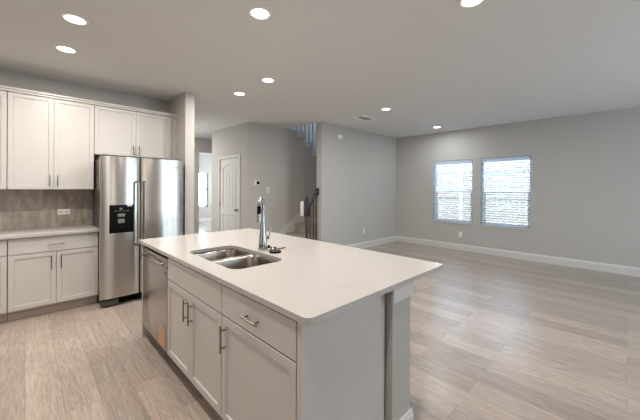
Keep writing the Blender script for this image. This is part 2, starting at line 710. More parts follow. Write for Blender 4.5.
# treads of the upper flight
bm = B()
for k in range(0, 10):
    xx = 4.505 + RUN * k
    box(bm, xx, xx + RUN, 5.61, 6.49, 2.70 - RISE * k - 0.2, 2.70 - RISE * k + 0.03)
tag(obj('upper_stair_flight', bm, M['carpet'], None, False), 'upper carpeted flight of stairs behind the white balusters', 'stairs')
ub = thing('stair_railing', 'row of white balusters on the stepped stringer of the upper stairs', 'railing', (4.505, 5.47, 2.73))
for k in range(0, 7):
    for f in (0.28, 0.78):
        xx = RUN * (k + f)
        zt = -RISE * k + 0.004
        top = 0.95 - 0.80 * (k + f) * RUN
        obj('baluster', box(B(), xx - 0.016, xx + 0.016, -0.016, 0.016, zt, top), M['trim'], ub, False)
bm = B()
p0, p1 = Vector((-0.05, 0, 1.0)), Vector((1.8, 0, -0.48))
tube(bm, [p0, p1], 0.032, 10)
obj('handrail', bm, M['wood_dark'], ub)


# ---------------------------------------------------------------- windows of the living room
def make_window(n, a, b, z0, z1, x0=XR):
    e = bpy.data.objects.new('window_%d' % n, None)
    C.objects.link(e)
    e.location = (x0, (a + b) / 2, z0)
    e['kind'] = 'structure'
    w = b - a
    h = z1 - z0
    hw = w / 2
    bm = B()
    f = 0.04
    X0, X1 = 0.085, 0.15
    box(bm, X0, X1, -hw, -hw + f, 0, h)
    box(bm, X0, X1, hw - f, hw, 0, h)
    box(bm, X0, X1, -hw + f, hw - f, h - f, h)
    box(bm, X0, X1, -hw + f, hw - f, 0, f)
    obj('window_frame', bm, M['vinyl'], e, False)
    bm = B()
    box(bm, X0 - 0.012, X1 - 0.01, -hw + f, hw - f, h / 2 - 0.018, h / 2 + 0.018)
    box(bm, X0 + 0.005, X1 - 0.02, -hw + f, -hw + f + 0.03, f, h / 2 - 0.025)
    box(bm, X0 + 0.005, X1 - 0.02, hw - f - 0.03, hw - f, f, h / 2 - 0.025)
    box(bm, X0 + 0.005, X1 - 0.02, -hw + f + 0.03, hw - f - 0.03, f, f + 0.035)
    obj('window_sash', bm, M['vinyl'], e, False)
    bm = B()
    box(bm, X0 + 0.04, X0 + 0.044, -hw + f, hw - f, f, h / 2 - 0.026)
    box(bm, X0 + 0.04, X0 + 0.044, -hw + f, hw - f, h / 2 + 0.026, h - f)
    obj('window_pane', bm, M['glass'], e, False)
    bm = B()
    box(bm, -0.018, X0, -hw - 0.0, hw + 0.0, 0.0, 0.018, 0.004)
    obj('window_sill', bm, M['trim'], e, False)
    return e


def make_blind(a, b, z0, z1, label):
    t = thing('window_blind', label, 'window blind', (XR + 0.045, (a + b) / 2, z0), 0, 'living room blinds')
    hw = (b - a) / 2 - 0.012
    h = z1 - z0
    obj('valance', box(B(), -0.036, -0.024, -hw, hw, h - 0.075, h - 0.004, 0.003), M['slat'], t)
    obj('headrail', box(B(), -0.022, 0.024, -hw, hw, h - 0.03, h - 0.006), M['vinyl'], t, False)
    n = 27
    zz0, zz1 = 0.075, h - 0.075
    tilt = R(22)
    bm = B()
    for k in range(n):
        z = zz0 + (zz1 - zz0) * k / (n - 1)
        rm = Matrix.Translation((0, 0, z)) @ Matrix.Rotation(tilt, 4, 'Y')
        box(bm, -0.0245, 0.0245, -hw, hw, -0.0014, 0.0014, rotm=rm)
    obj('slats', bm, M['slat'], t, False)
    obj('bottom_rail', box(B(), -0.025, 0.025, -hw, hw, 0.03, 0.046, 0.003), M['slat'], t)
    for s in (-0.62, 0.62):
        obj('ladder_cord', box(B(), -0.027, -0.0255, s * hw - 0.0015, s * hw + 0.0015, 0.04, h - 0.06), M['slat'], t, False)
    obj('tilt_wand', tube(B(), [(-0.042, hw - 0.09, h - 0.09), (-0.042, hw - 0.09, h - 0.65)], 0.004, 8), M['slat'], t)
    return t


make_window(1, *WIN[1])
make_window(2, *WIN[0])
make_blind(*WIN[1], 'white slatted blind in the left living room window, nearer the corner')
make_blind(*WIN[0], 'white slatted blind in the right living room window, with fence boards behind')

# window of the front room, seen through the opening
e = bpy.data.objects.new('window_3', None)
C.objects.link(e)
e['kind'] = 'structure'
bm = B()
for (x0, x1, z0, z1) in ((FW[0], FW[0] + .05, FW[2], FW[3]), (FW[1] - .05, FW[1], FW[2], FW[3]), (FW[0], FW[1], FW[2], FW[2] + .05), (FW[0], FW[1], FW[3] - .05, FW[3]), (FW[0], FW[1], 1.30, 1.35)):
    box(bm, x0, x1, 12.06, 12.12, z0, z1)
obj('window_frame', bm, M['vinyl'], e, False)
obj('window_pane', box(B(), FW[0] + .05, FW[1] - .05, 12.10, 12.104, FW[2] + .05, FW[3] - .05), M['glass'], e, False)
t = thing('window_blind', 'white blind over the bright front room window seen through the hall opening', 'window blind', (0, 12.03, 0))
bm = B()
for k in range(27):
    z = FW[2] + 0.06 + k * 0.049
    box(bm, FW[0] + .012, FW[1] - .012, -0.022, 0.022, -0.0014, 0.0014, rotm=Matrix.Translation((0, 0, z)) @ Matrix.Rotation(0, 4, 'X'))
obj('slats', bm, M['slat'], t, False)
obj('headrail', box(B(), FW[0] + .012, FW[1] - .012, -0.025, 0.025, FW[3] - .055, FW[3] - .005), M['slat'], t, False)

# ---------------------------------------------------------------- hall door
d = bpy.data.objects.new('door_1', None)
C.objects.link(d)
d['kind'] = 'structure'
d.location = (3.22, (DY0 + DY1) / 2, 0)
hw = (DY1 - DY0) / 2
bm = B()
c = 0.058
box(bm, -0.018, 0, -hw - c, -hw, 0, DH + c, 0.003)
box(bm, -0.018, 0, hw, hw + c, 0, DH + c, 0.003)
box(bm, -0.018, 0, -hw, hw, DH, DH + c, 0.003)
obj('door_casing', bm, M['trim'], d)


def arch_panel(y0, y1, z0, z1, rise):
    pts = [(y0, z0), (y1, z0), (y1, z1)]
    for k in range(1, 8):
        u = k / 8
        pts.append((y1 + (y0 - y1) * u, z1 + rise * math.sin(PI * u)))
    pts.append((y0, z1))
    return pts


bm = B()
box(bm, 0.022, 0.055, -hw + 0.003, hw - 0.003, 0.008, DH - 0.003)
leaf = obj('door_leaf', bm, M['trim'], d, False)
bm = B()
box(bm, 0.008, 0.022, -hw + 0.003, -hw + 0.125, 0.008, DH - 0.003)
box(bm, 0.008, 0.022, hw - 0.125, hw - 0.003, 0.008, DH - 0.003)
box(bm, 0.008, 0.022, -hw + 0.125, hw - 0.125, 0.008, 0.21)
box(bm, 0.008, 0.022, -hw + 0.125, hw - 0.125, 0.80, 0.95)
top = [(-hw + 0.125, DH - 0.003)] + [(p[0], p[1]) for p in [(-hw + 0.125, 1.86)]]
arc = [(-hw + 0.125 + (2 * hw - 0.25) * k / 10, 1.84 + 0.07 * math.sin(PI * k / 10)) for k in range(11)]
prism(bm, [(hw - 0.125, DH - 0.003), (-hw + 0.125, DH - 0.003)] + arc, 0.008, 0.022, 'x')
for k in range(1, 4):
    yy = -hw + 0.125 + (2 * hw - 0.25) * k / 4
for (z0, z1) in ((0.25, 0.76), (0.99, 1.80)):
    for k in range(4):
        ww = (2 * hw - 0.33) / 4
        y0 = -hw + 0.165 + ww * k
        box(bm, 0.013, 0.022, y0 + 0.004, y0 + ww - 0.004, z0, z1, 0.003, 1)
obj('door_panels', bm, M['trim'], d, False)
bm = B()
lathe(bm, [(0.0, 0.008), (0.03, 0.008), (0.03, -0.002), (0.011, -0.006), (0.011, -0.03), (0.026, -0.042), (0.028, -0.055), (0.018, -0.066), (0.0, -0.068)], (0, -hw + 0.065, 0.925), 20, 'x')
obj('door_knob', bm, M['nickel'], d)
for z in (0.2, 1.0, 1.8):
    obj('door_hinge', box(B(), -0.004, 0.008, hw - 0.008, hw - 0.001, z, z + 0.09), M['nickel'], d, False)

# ================================================================ STAIRS AND RAILING
bm = B()
X1 = 3.955
prof = [(X1, 0)]
RI, RU = 0.193, 0.258
for k in range(9):
    xx = X1 + RU * k
    prof += [(xx, RI * (k + 1) - 0.03), (xx - 0.022, RI * (k + 1) - 0.028), (xx - 0.026, RI * (k + 1) - 0.008), (xx - 0.018, RI * (k + 1))]
    if k < 8:
        prof += [(xx + RU, RI * (k + 1))]
prof += [(7.05, RI * 9), (7.05, 0)]
prism(bm, prof, 4.49, 5.396, 'y')
tag(obj('staircase', bm, M['carpet'], None, False), 'beige carpeted lower stairs rising beside the wall behind the dark railing', 'stairs')

rl = thing('stair_railing', 'dark brown newel post, handrail and balusters at the foot of the stairs', 'railing', (3.97, 4.435, 0))
NX = 0.0
obj('newel_post', lathe(B(), [(0.034, 0.0), (0.034, 0.22), (0.026, 0.25), (0.032, 0.28), (0.024, 0.34), (0.028, 0.60), (0.034, 0.78), (0.024, 0.80), (0.036, 0.83), (0.036, 0.85)], (0, 0, 0), 16), M['iron'], rl)
nb = obj('newel_block', box(B(), -0.045, 0.045, -0.045, 0.045, 0.85, 1.145, 0.006), M['wood_dark'], rl)
obj('newel_cap', lathe(B(), [(0.0, 1.145), (0.05, 1.145), (0.05, 1.16), (0.025, 1.17), (0.022, 1.18), (0.034, 1.20), (0.037, 1.222), (0.028, 1.242), (0.0, 1.25)], (0, 0, 0), 16), M['wood_dark'], rl)
bm = B()
tube(bm, [(0.04, 0, 1.07), (0.10, 0, 1.085), (0.15, 0, 1.13), (0.19, 0, 1.20), (0.215, 0, 1.28), (0.25, 0, 1.325), (0.305, 0, 1.355)], 0.031, 12)
obj('handrail', bm, M['wood_dark'], rl)
obj('rail_rosette', box(B(), 0.262, 0.305, -0.038, 0.038, 1.26, 1.40, 0.006), M['wood_dark'], rl)
for (xx, zt) in ((0.095, 1.09), (0.185, 1.20), (0.265, 1.33)):
    obj('baluster', lathe(B(), [(0.016, 0.0), (0.016, 0.20), (0.011, 0.24), (0.014, 0.5), (0.015, 0.62), (0.010, 0.66), (0.012, zt)], (xx, 0, 0), 10), M['iron'], rl)
# white wrap sheet tucked behind the newel block
t = tag(obj('protective_sheet', box(B(), -0.008, 0.008, -0.095, 0.095, -0.15, 0.15, 0.002, rotm=None), M['paper']), 'white protective sheet wrapped behind the dark newel post of the stairs', 'sheet')
t.location = (4.04, 4.56, 0.985)
t.rotation_euler = (0, 0, R(46))

# ================================================================ KITCHEN PARTS
def bar_handle(parent, p, length, vertical=True, r=0.0058, off=0.034, name='handle'):
    """local: standing off the front plane y=p[1] towards -y"""
    bm = B()
    x, y, z = p
    h = length / 2
    if vertical:
        tube(bm, [(x, y - off, z - h), (x, y - off, z + h)], r, 10)
        for s in (-1, 1):
            tube(bm, [(x, y, z + s * h * 0.66), (x, y - off, z + s * h * 0.66)], r * 0.85, 8)
    else:
        tube(bm, [(x - h, y - off, z), (x + h, y - off, z)], r, 10)
        for s in (-1, 1):
            tube(bm, [(x + s * h * 0.66, y, z), (x + s * h * 0.66, y - off, z)], r * 0.85, 8)
    return obj(name, bm, M['nickel'], parent)


def shaker(bm, x0, x1, z0, z1, t=0.02, fr=0.058, rec=0.009):
    s = bmesh.new()
    bmesh.ops.create_cube(s, size=1.0)
    for v in s.verts:
        v.co = Vector(((x0 + x1) / 2 + v.co.x * (x1 - x0), t / 2 + v.co.y * t, (z0 + z1) / 2 + v.co.z * (z1 - z0)))
    bmesh.ops.recalc_face_normals(s, faces=s.faces)
    front = [f for f in s.faces if f.normal.y < -0.9]
    bmesh.ops.inset_region(s, faces=front, thickness=0.0025, depth=0.0)
    for f in s.faces:
        pass
    # soften the outer edge: pull the outer rim back a little
    for v in s.verts:
        if abs(v.co.y) < 1e-6 and (abs(v.co.x - x0) < 1e-6 or abs(v.co.x - x1) < 1e-6):
            v.co.y += 0.002
    front = [f for f in s.faces if f.normal.y < -0.9 and f.calc_area() > (x1 - x0) * (z1 - z0) * 0.7]
    if fr > 0:
        bmesh.ops.inset_region(s, faces=front, thickness=fr, depth=0.0)
        bmesh.ops.inset_region(s, faces=front, thickness=0.006, depth=-rec)
    bmesh.ops.recalc_face_normals(s, faces=s.faces)
    _merge(bm, s)
    return bm


def base_carcass(parent, w, depth=0.572, h=0.868, toe=0.09, toe_m=None, open_top=True):
    bm = B()
    t = 0.018
    box(bm, 0, t, 0.021, depth, 0.105, h)
    box(bm, w - t, w, 0.021, depth, 0.105, h)
    box(bm, t, w - t, 0.021, depth, 0.105, 0.125)
    box(bm, t, w - t, depth - 0.012, depth, 0.125, h)
    # face frame
    box(bm, t, 0.04, 0.021, 0.04, 0.125, h)
    box(bm, w - 0.04, w - t, 0.021, 0.04, 0.125, h)
    box(bm, 0.04, w - 0.04, 0.021, 0.04, h - 0.03, h)
    box(bm, 0.04, w - 0.04, 0.021, 0.04, 0.68, 0.71)
    obj('cabinet_body', bm, M['cab'], parent, False)
    bm = B()
    box(bm, 0, w, toe, toe + 0.016, 0.0, 0.105)
    obj('toe_kick', bm, toe_m or M['toe'], parent, False)


def base_cabinet(label, loc, rz, w, kind, toe_m=None, toe=0.09, group=None):
    t = thing('base_cabinet', label, 'cabinet', loc, rz, group)
    base_carcass(t, w, toe_m=toe_m, toe=toe)
    g = 0.0025
    ZB, ZD, ZT = 0.120, 0.692, 0.862
    dr = obj('drawer_front', shaker(B(), g, w - g, ZD + 0.008, ZT, fr=0), M['cab'], t, False)
    if kind != 'sink':
        bar_handle(dr, (w / 2, 0, (ZD + ZT) / 2 - 0.004), 0.145, False, 0.0052, 0.028)
    else:
        dr.name = 'false_drawer_front'
    if kind in ('double', 'sink'):
        for (a, b, hx) in ((g, w / 2 - 0.0015, w / 2 - 0.04), (w / 2 + 0.0015, w - g, w / 2 + 0.04)):
            dd = obj('door', shaker(B(), a, b, ZB, ZD), M['cab'], t, False)
            bar_handle(dd, (hx, 0, 0.58), 0.145, True, 0.0052, 0.03)
    else:
        dd = obj('door', shaker(B(), g, w - g, ZB, ZD), M['cab'], t, False)
        bar_handle(dd, (0.045, 0, 0.58), 0.145, True, 0.0052, 0.03)
    return t


YF = 4.425   # door plane of the kitchen run
base_cabinet('white two-door base cabinet with one wide drawer, left of the refrigerator', (-0.131, YF, 0), 0, 0.752, 'double', M['toe'], 0.085)
base_cabinet('white base cabinet at the left edge of the photo, mostly cut off', (-0.896, YF, 0), 0, 0.762, 'double', M['toe'], 0.085)
ct = tag(obj('countertop', box(B(), -1.8, 0.624, 4.392, YK, 0.870, 0.910, 0.003), M['quartz']), 'white stone countertop on the kitchen wall cabinets left of the refrigerator', 'countertop')
bm = B()
tag(obj('tile_backsplash', box(B(), -1.8, 0.622, YK - 0.012, YK - 0.0005, 0.911, 1.371), M['tile'], None, False), 'grey-brown tile backsplash between the wall cabinets and the countertop', 'backsplash')


def upper_cabinet(label, x0, w, z0, z1, handle_z, hx=0.034):
    yf = 4.68
    t = thing('wall_cabinet', label, 'cabinet', (x0, yf, z0))
    h = z1 - z0
    bm = B()
    box(bm, 0, w, 0.021, 5.0 - yf, 0, h)
    obj('cabinet_body', bm, M['cab'], t, False)
    g = 0.002
    for (a, b, xx) in ((g, w / 2 - 0.0015, w / 2 - hx), (w / 2 + 0.0015, w - g, w / 2 + hx)):
        dd = obj('door', shaker(B(), a, b, 0.004, h - 0.004, fr=0.056), M['cab'], t, False)
        bar_handle(dd, (xx, 0, handle_z - z0), 0.13, True, 0.005, 0.03)
    return t


upper_cabinet('tall white two-door wall cabinet above the backsplash outlet', -0.145, 0.755, 1.373, 2.435, 1.475)
upper_cabinet('white wall cabinet at the left edge of the photo, only a sliver showing', -0.905, 0.758, 1.373, 2.435, 1.475)
upper_cabinet('short white two-door cabinet above the refrigerator', 0.612, 0.915, 1.815, 2.435, 1.90)
bm = B()
box(bm, 1.528, 1.588, 4.70, 4.72, 1.815, 2.435)
box(bm, -0.905, 1.588, 4.662, 4.995, 2.436, 2.452)
prism(bm, [(4.660, 2.452), (4.645, 2.462), (4.645, 2.478), (4.995, 2.478), (4.995, 2.452)], -0.905, 1.588, 'x')
tag(obj('cabinet_top_molding', bm, M['cab'], None, False), 'white flat crown moulding running along the tops of the wall cabinets', 'molding')

# outlet on the backsplash
def outlet(name, label, loc, rz, w=0.07, h=0.115, horiz=False, group=None, cat='outlet'):
    t = thing(name, label, cat, loc, rz, group)
    if horiz:
        w, h = h * 1.05, w
    obj('cover_plate', box(B(), -w / 2, w / 2, -0.006, 0, -h / 2, h / 2, 0.0025), M['plate'], t)
    for s in (-1, 1):
        bm = B()
        cx, cz = (s * 0.025, 0) if horiz else (0, s * 0.025)
        box(bm, cx - 0.014, cx + 0.014, -0.0068, -0.006, cz - 0.014, cz + 0.014)
        sock = obj('socket', bm, M['trim'], t, False)
        bm = B()
        for dx in (-0.006, 0.006):
            if horiz:
                box(bm, cx - 0.005, cx + 0.005, -0.0078, -0.0068, dx - 0.001, dx + 0.001)
            else:
                box(bm, dx - 0.001, dx + 0.001, -0.0078, -0.0068, cz - 0.005, cz + 0.005)
        obj('socket_slot', bm, M['slot'], sock, False)
    return t


outlet('wall_outlet', 'white horizontal outlet on the grey-brown tile backsplash', (0.345, YK - 0.011, 1.09), 0, horiz=True)
outlet('wall_outlet', 'white outlet low on the grey wall left of the room corner', (5.68, YL, 0.40), 0)
outlet('wall_outlet', 'white outlet on the wall below the gap between the two windows', (XR, 2.66, 0.365), R(-90))
t = thing('light_switch', 'white light switch right of and below the thermostat', 'switch', (3.735, 5.42, 1.355))
obj('cover_plate', box(B(), -0.036, 0.036, -0.006, 0, -0.058, 0.058, 0.0025), M['plate'], t)
obj('rocker', box(B(), -0.016, 0.016, -0.010, -0.006, -0.033, 0.033, 0.002), M['trim'], t)
t = thing('thermostat', 'white thermostat with a black screen on the hall wall', 'thermostat', (3.455, 5.42, 1.505))
obj('thermostat_body', box(B(), -0.062, 0.062, -0.022, 0, -0.045, 0.045, 0.006), M['plate'], t)
obj('thermostat_screen', box(B(), -0.022, 0.05, -0.0235, -0.022, -0.034, 0.034), M['black'], t, False)
t = thing('door_chime', 'small white door chime box high on the wall near the stairs', 'door chime', (4.79, YL, 2.495))
obj('chime_cover', box(B(), -0.07, 0.07, -0.045, 0, -0.045, 0.045, 0.008), M['plate'], t)
obj('chime_grille', box(B(), -0.05, 0.05, -0.0462, -0.045, -0.034, -0.028), M['screen'], t, False)

# ================================================================ REFRIGERATOR
fx0, fx1, fy = 0.605, 1.535, 4.20
fr = thing('refrigerator', 'stainless steel side-by-side refrigerator with a black dispenser', 'refrigerator', (fx0, fy, 0))
FWd = fx1 - fx0
obj('refrigerator_body', box(B(), 0.025, FWd - 0.012, 0.075, 0.74, 0.03, 1.745, 0.004), M['darkgrey'], fr)


def fridge_door(x0, x1, z0, z1, hole=None):
    """door slab with a gently bowed front"""
    t = bmesh.new()
    n = 14
    w = x1 - x0
    F, Bk = [], []

    def yf(u):
        e = min(u, 1 - u) * w
        rr = 0.016
        edge = 0.0 if e > rr else (rr - math.sqrt(max(0, rr * rr - (rr - e) ** 2)))
        return 0.020 * (2 * u - 1) ** 2 + edge
    us = [0, 0.004, 0.012, 0.025, 0.04] + [0.04 + 0.92 * k / n for k in range(1, n)] + [0.96, 0.975, 0.988, 0.996, 1]
    for u in us:
        F.append((t.verts.new((x0 + w * u, yf(u), z0)), t.verts.new((x0 + w * u, yf(u), z1))))
    b0 = (t.verts.new((x0, 0.068, z0)), t.verts.new((x0, 0.068, z1)))
    b1 = (t.verts.new((x1, 0.068, z0)), t.verts.new((x1, 0.068, z1)))
    ring = F + [b1, b0]
    for i in range(len(ring)):
        a, b = ring[i], ring[(i + 1) % len(ring)]
        t.faces.new((a[0], b[0], b[1], a[1]))
    t.faces.new([r[0] for r in ring])
    t.faces.new([r[1] for r in ring])
    bmesh.ops.recalc_face_normals(t, faces=t.faces)
    bm = B()
    _merge(bm, t)
    return bm


SE = 1.013 - fx0
dl = obj('freezer_door', fridge_door(0, SE - 0.004, 0.105, 1.766), M['steel'], fr, ang=50)
drr = obj('refrigerator_door', fridge_door(SE + 0.004, FWd, 0.105, 1.766), M['steel'], fr, ang=50)


def fridge_handle(parent, x):
    bm = B()
    z0, z1 = 0.70, 1.47
    tube(bm, [(x, 0.01, z0), (x, -0.035, z0 + 0.003), (x, -0.052, z0 + 0.014), (x, -0.056, z0 + 0.05), (x, -0.058, (z0 + z1) / 2), (x, -0.056, z1 - 0.05), (x, -0.052, z1 - 0.014), (x, -0.035, z1 - 0.003), (x, 0.01, z1)], 0.0125, 12)
    return obj('door_handle', bm, M['steel'], parent)


fridge_handle(dl, SE - 0.034)
fridge_handle(drr, SE + 0.034)
# dispenser
dx0, dx1, dz0, dz1 = 0.694 - fx0, 0.938 - fx0, 0.865, 1.195
dsp = obj('water_dispenser', box(B(), dx0, dx1, -0.008, 0.012, dz0, dz1, 0.004), M['black'], fr)
obj('dispenser_recess', box(B(), dx0 + 0.02, dx1 - 0.02, -0.0095, -0.008, dz0 + 0.03, dz0 + 0.19), M['black'], dsp, False)
obj('dispenser_paddle', box(B(), dx0 + 0.082, dx0 + 0.148, -0.016, -0.009, dz0 + 0.115, dz0 + 0.165, 0.003), M['screen'], dsp)
obj('dispenser_paddle', box(B(), dx0 + 0.078, dx0 + 0.152, -0.016, -0.009, dz0 + 0.19, dz0 + 0.225, 0.003), M['screen'], dsp)
bm = B()
for k in range(4):
    box(bm, dx0 + 0.05 + k * 0.04, dx0 + 0.072 + k * 0.04, -0.009, -0.008, dz1 - 0.075, dz1 - 0.068)
box(bm, dx0 + 0.10, dx0 + 0.125, -0.009, -0.008, dz1 - 0.055, dz1 - 0.035)
obj('dispenser_buttons', bm, M['screen'], dsp, False)
obj('dispenser_sticker', box(B(), dx1 - 0.068, dx1 - 0.018, -0.0095, -0.008, dz1 - 0.018, dz1 - 0.004), M['plate'], dsp, False)
obj('hinge_cover', box(B(), 0.02, 0.10, 0.02, 0.12, 1.767, 1.784, 0.006), M['darkgrey'], fr)
obj('hinge_cover', box(B(), FWd - 0.1, FWd - 0.02, 0.04, 0.12, 1.767, 1.782, 0.006), M['darkgrey'], fr)
bm = B()
box(bm, 0.03, FWd - 0.02, 0.075, 0.10, 0.03, 0.10)
for k in range(5):
    box(bm, 0.24, FWd - 0.03, 0.066, 0.075, 0.034 + k * 0.012, 0.040 + k * 0.012)
obj('base_grille', bm, M['black'], fr, False)
bm = B()
box(bm, 0.022, 0.19, 0.03, 0.09, 0.015, 0.085, 0.008)
obj('base_bracket', bm, M['darkgrey'], fr)
for xx in (0.07, FWd - 0.08):
    for yy in (0.10, 0.66):
        obj('levelling_foot', lathe(B(), [(0.022, 0.0), (0.022, 0.012), (0.012, 0.014), (0.012, 0.035)], (xx, yy, 0), 12), M['darkgrey'], fr)
bm = B()
box(bm, FWd - 0.13, FWd - 0.06, 0.002, 0.006, 1.66, 1.668)
obj('name_badge', bm, M['nickel'], drr, False)

# ================================================================ ISLAND
XI = 0.785
RZ = R(-90)
IC_T = 0.905
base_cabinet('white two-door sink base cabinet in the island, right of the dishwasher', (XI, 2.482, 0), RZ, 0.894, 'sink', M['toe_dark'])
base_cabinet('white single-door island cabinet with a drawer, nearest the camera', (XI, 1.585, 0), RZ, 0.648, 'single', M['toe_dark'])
bm = B()
box(bm, XI + 0.001, 1.372, 0.905, 0.933, 0.0, 0.876, 0.001, 1)
tag(obj('cabinet_end_panel', bm, M['cab'], None, False), 'plain white side panel closing the near end of the island', 'panel')
bm = B()
box(bm, XI + 0.001, 1.372, 3.178, 3.20, 0.0, 0.876, 0.001, 1)
tag(obj('cabinet_end_panel', bm, M['cab'], None, False), 'narrow white panel at the island\'s far end beside the dishwasher', 'panel')
o = struct('wall_island', box(B(), 1.390, 1.574, 0.868, 3.20, 0.0, 0.876), M['wall'])
bm = B()
box(bm, 1.372, 1.390, 0.905, 3.17, 0.0, 0.869)
bm.free()
# base of the knee wall
prof = [(0, 0), (0.016, 0), (0.016, 0.115), (0.012, 0.123), (0.008, 0.139), (0.005, 0.145), (0, 0.145)]
bm = B()
prism(bm, [(0.868 - p[0], p[1]) for p in prof], 1.390, 1.574 + 0.016, 'x')
prism(bm, [(1.574 + p[0], p[1]) for p in prof], 0.868, 3.20, 'y')
struct('baseboard_island', bm, M['trim'])
bm = B()
box(bm, 1.376, 1.590, 0.852, 0.868, 0.80, 0.876, 0.002, 1)
box(bm, 1.574, 1.590, 0.868, 3.20, 0.80, 0.876, 0.002, 1)
struct('trim_3', bm, M['trim'])

# countertop with sink cut-out
SX0, SX1, SY0, SY1 = 0.900, 1.300, 1.660, 2.420
bm = B()
outer = rrect(0.770, 1.988, 0.850, 3.268, (0.035, 0.03, 0.03, 0.03), 8)
hole = rrect(SX0, SX1, SY0, SY1, 0.08, 8)
slab_with_holes(bm, outer, [hole], 0.877, 0.905)
ic = tag(obj('countertop', bm, M['quartz'], None, True, 30), 'large white stone island countertop with a sink cut into it', 'countertop')
bv = ic.modifiers.new('edge', 'BEVEL')
bv.width = 0.003
bv.segments = 2
bv.limit_method = 'ANGLE'
bv.angle_limit = R(50)


def sink_bowl(x0, x1, y0, y1, r, depth, z_top):
    """steel bowl as a loft of rounded rectangles, outer and inner skin"""
    t = bmesh.new()
    lev = [(0.0, 0.0, r), (0.012, 0.004, r), (depth * 0.5, 0.008, r), (depth - 0.05, 0.012, r), (depth - 0.02, 0.02, r * 0.95), (depth - 0.006, 0.036, r * 0.85), (depth, 0.06, r * 0.7)]
    rings = []
    for (d, ins, rr) in lev:
        rings.append([t.verts.new((x, y, z_top - d)) for x, y in rrect(x0 + ins, x1 - ins, y0 + ins, y1 - ins, rr, 6)])
    n = len(rings[0])
    for a, b in zip(rings[:-1], rings[1:]):
        for i in range(n):
            t.faces.new((a[i], a[(i + 1) % n], b[(i + 1) % n], b[i]))
    t.faces.new(rings[-1])
    bmesh.ops.recalc_face_normals(t, faces=t.faces)
    bm = B()
    _merge(bm, t)
    return bm


sk = thing('kitchen_sink', 'stainless steel double-bowl undermount sink in the island countertop', 'sink', (0, 0, 0))
zt = 0.8755
YD = 2.095
for (a, b) in ((YD + 0.014, SY1 + 0.006), (SY0 - 0.006, YD - 0.014)):
    bw = obj('sink_bowl', sink_bowl(SX0 - 0.006, SX1 + 0.006, a, b, 0.075, 0.20, zt), M['sink'], sk, True, 60)
    sm = bw.modifiers.new('thick', 'SOLIDIFY')
    sm.thickness = 0.0015
    sm.offset = -1
    cxm, cym = (SX0 + SX1) / 2 + 0.02, (a + b) / 2
    obj('drain', lathe(B(), [(0.0, 0.004), (0.02, 0.003), (0.03, 0.004), (0.045, 0.003), (0.045, 0.0), (0.0, 0.0)], (cxm, cym, zt - 0.20 + 0.0006), 24), M['chrome'], bw)
bm = B()
b1 = rrect(SX0 - 0.006, SX1 + 0.006, YD + 0.014, SY1 + 0.006, 0.075, 6)
b2 = rrect(SX0 - 0.006, SX1 + 0.006, SY0 - 0.006, YD - 0.014, 0.075, 6)
slab_with_holes(bm, rrect(SX0 - 0.03, SX1 + 0.03, SY0 - 0.03, SY1 + 0.03, 0.09, 6), [b1, b2], zt - 0.0015, zt + 0.001)
obj('sink_flange', bm, M['sink'], sk)

# faucet
fc = thing('faucet', 'tall chrome pull-down kitchen faucet standing behind the sink', 'faucet', (1.388, 2.085, IC_T))
bm = B()
lathe(bm, [(0.0, 0.0), (0.040, 0.0), (0.040, 0.012), (0.035, 0.016), (0.035, 0.05), (0.031, 0.10), (0.022, 0.16), (0.018, 0.22), (0.0155, 0.28), (0.0, 0.28)], (0, 0, 0), 24)
obj('faucet_body', bm, M['chrome'], fc)
sd = Vector((-0.77, -0.64, 0)).normalized()
pts = []
rr_ = 0.054
for k in range(0, 13):
    a = PI * k / 12
    pts.append(tuple(sd * (rr_ - rr_ * math.cos(a)) + Vector((0, 0, 0.357 + rr_ * math.sin(a)))))
pts = [(0, 0, 0.27)] + pts
obj('faucet_neck', tube(B(), pts, 0.013, 14), M['chrome'], fc)
e0 = sd * (2 * rr_)
sp = obj('spray_collar', lathe(B(), [(0.0, 0.358), (0.0135, 0.358), (0.0155, 0.345), (0.0155, 0.295), (0.0, 0.295)], tuple(e0), 18), M['black'], fc)
obj('spray_head', lathe(B(), [(0.0, 0.295), (0.0155, 0.295), (0.017, 0.26), (0.0185, 0.235), (0.016, 0.232), (0.0, 0.232)], tuple(e0), 18), M['chrome'], fc)
hd = Vector((0.72, -0.69, 0))
bm = B()
tube(bm, [tuple(hd * 0.02 + Vector((0, 0, 0.095))), tuple(hd * 0.052 + Vector((0, 0, 0.095)))], 0.015, 14)
tube(bm, [tuple(hd * 0.047 + Vector((0, 0, 0.10))), tuple(hd * 0.058 + Vector((0, 0, 0.14))), tuple(hd * 0.074 + Vector((0, 0, 0.19)))], [0.007, 0.0065, 0.005], 10)
obj('faucet_lever', bm, M['chrome'], fc)

# loose bits beside the faucet
t = thing('sink_strainer', 'dark round sink strainer lying on the countertop in front of the faucet', 'strainer', (1.385, 1.912, IC_T), 0)
obj('strainer_rim', lathe(B(), [(0.024, 0.0), (0.046, 0.0), (0.048, 0.006), (0.044, 0.012), (0.026, 0.012)], (0, 0, 0), 24), M['black'], t)
obj('strainer_basket', lathe(B(), [(0.0, 0.003), (0.025, 0.003), (0.028, 0.010), (0.022, 0.020), (0.0, 0.022)], (0, 0, 0), 20), M['darkgrey'], t)
obj('strainer_knob', lathe(B(), [(0.0, 0.020), (0.006, 0.020), (0.005, 0.032), (0.012, 0.036), (0.010, 0.042), (0.0, 0.043)], (0, 0, 0), 14), M['black'], t)
t = thing('sink_stopper', 'small shiny metal sink stopper between the faucet base and the dark strainer', 'stopper', (1.392, 2.008, IC_T))
obj('stopper_disc', lathe(B(), [(0.0, 0.0), (0.034, 0.0), (0.037, 0.014), (0.030, 0.026), (0.0, 0.030)], (0, 0, 0), 20), M['chrome'], t)
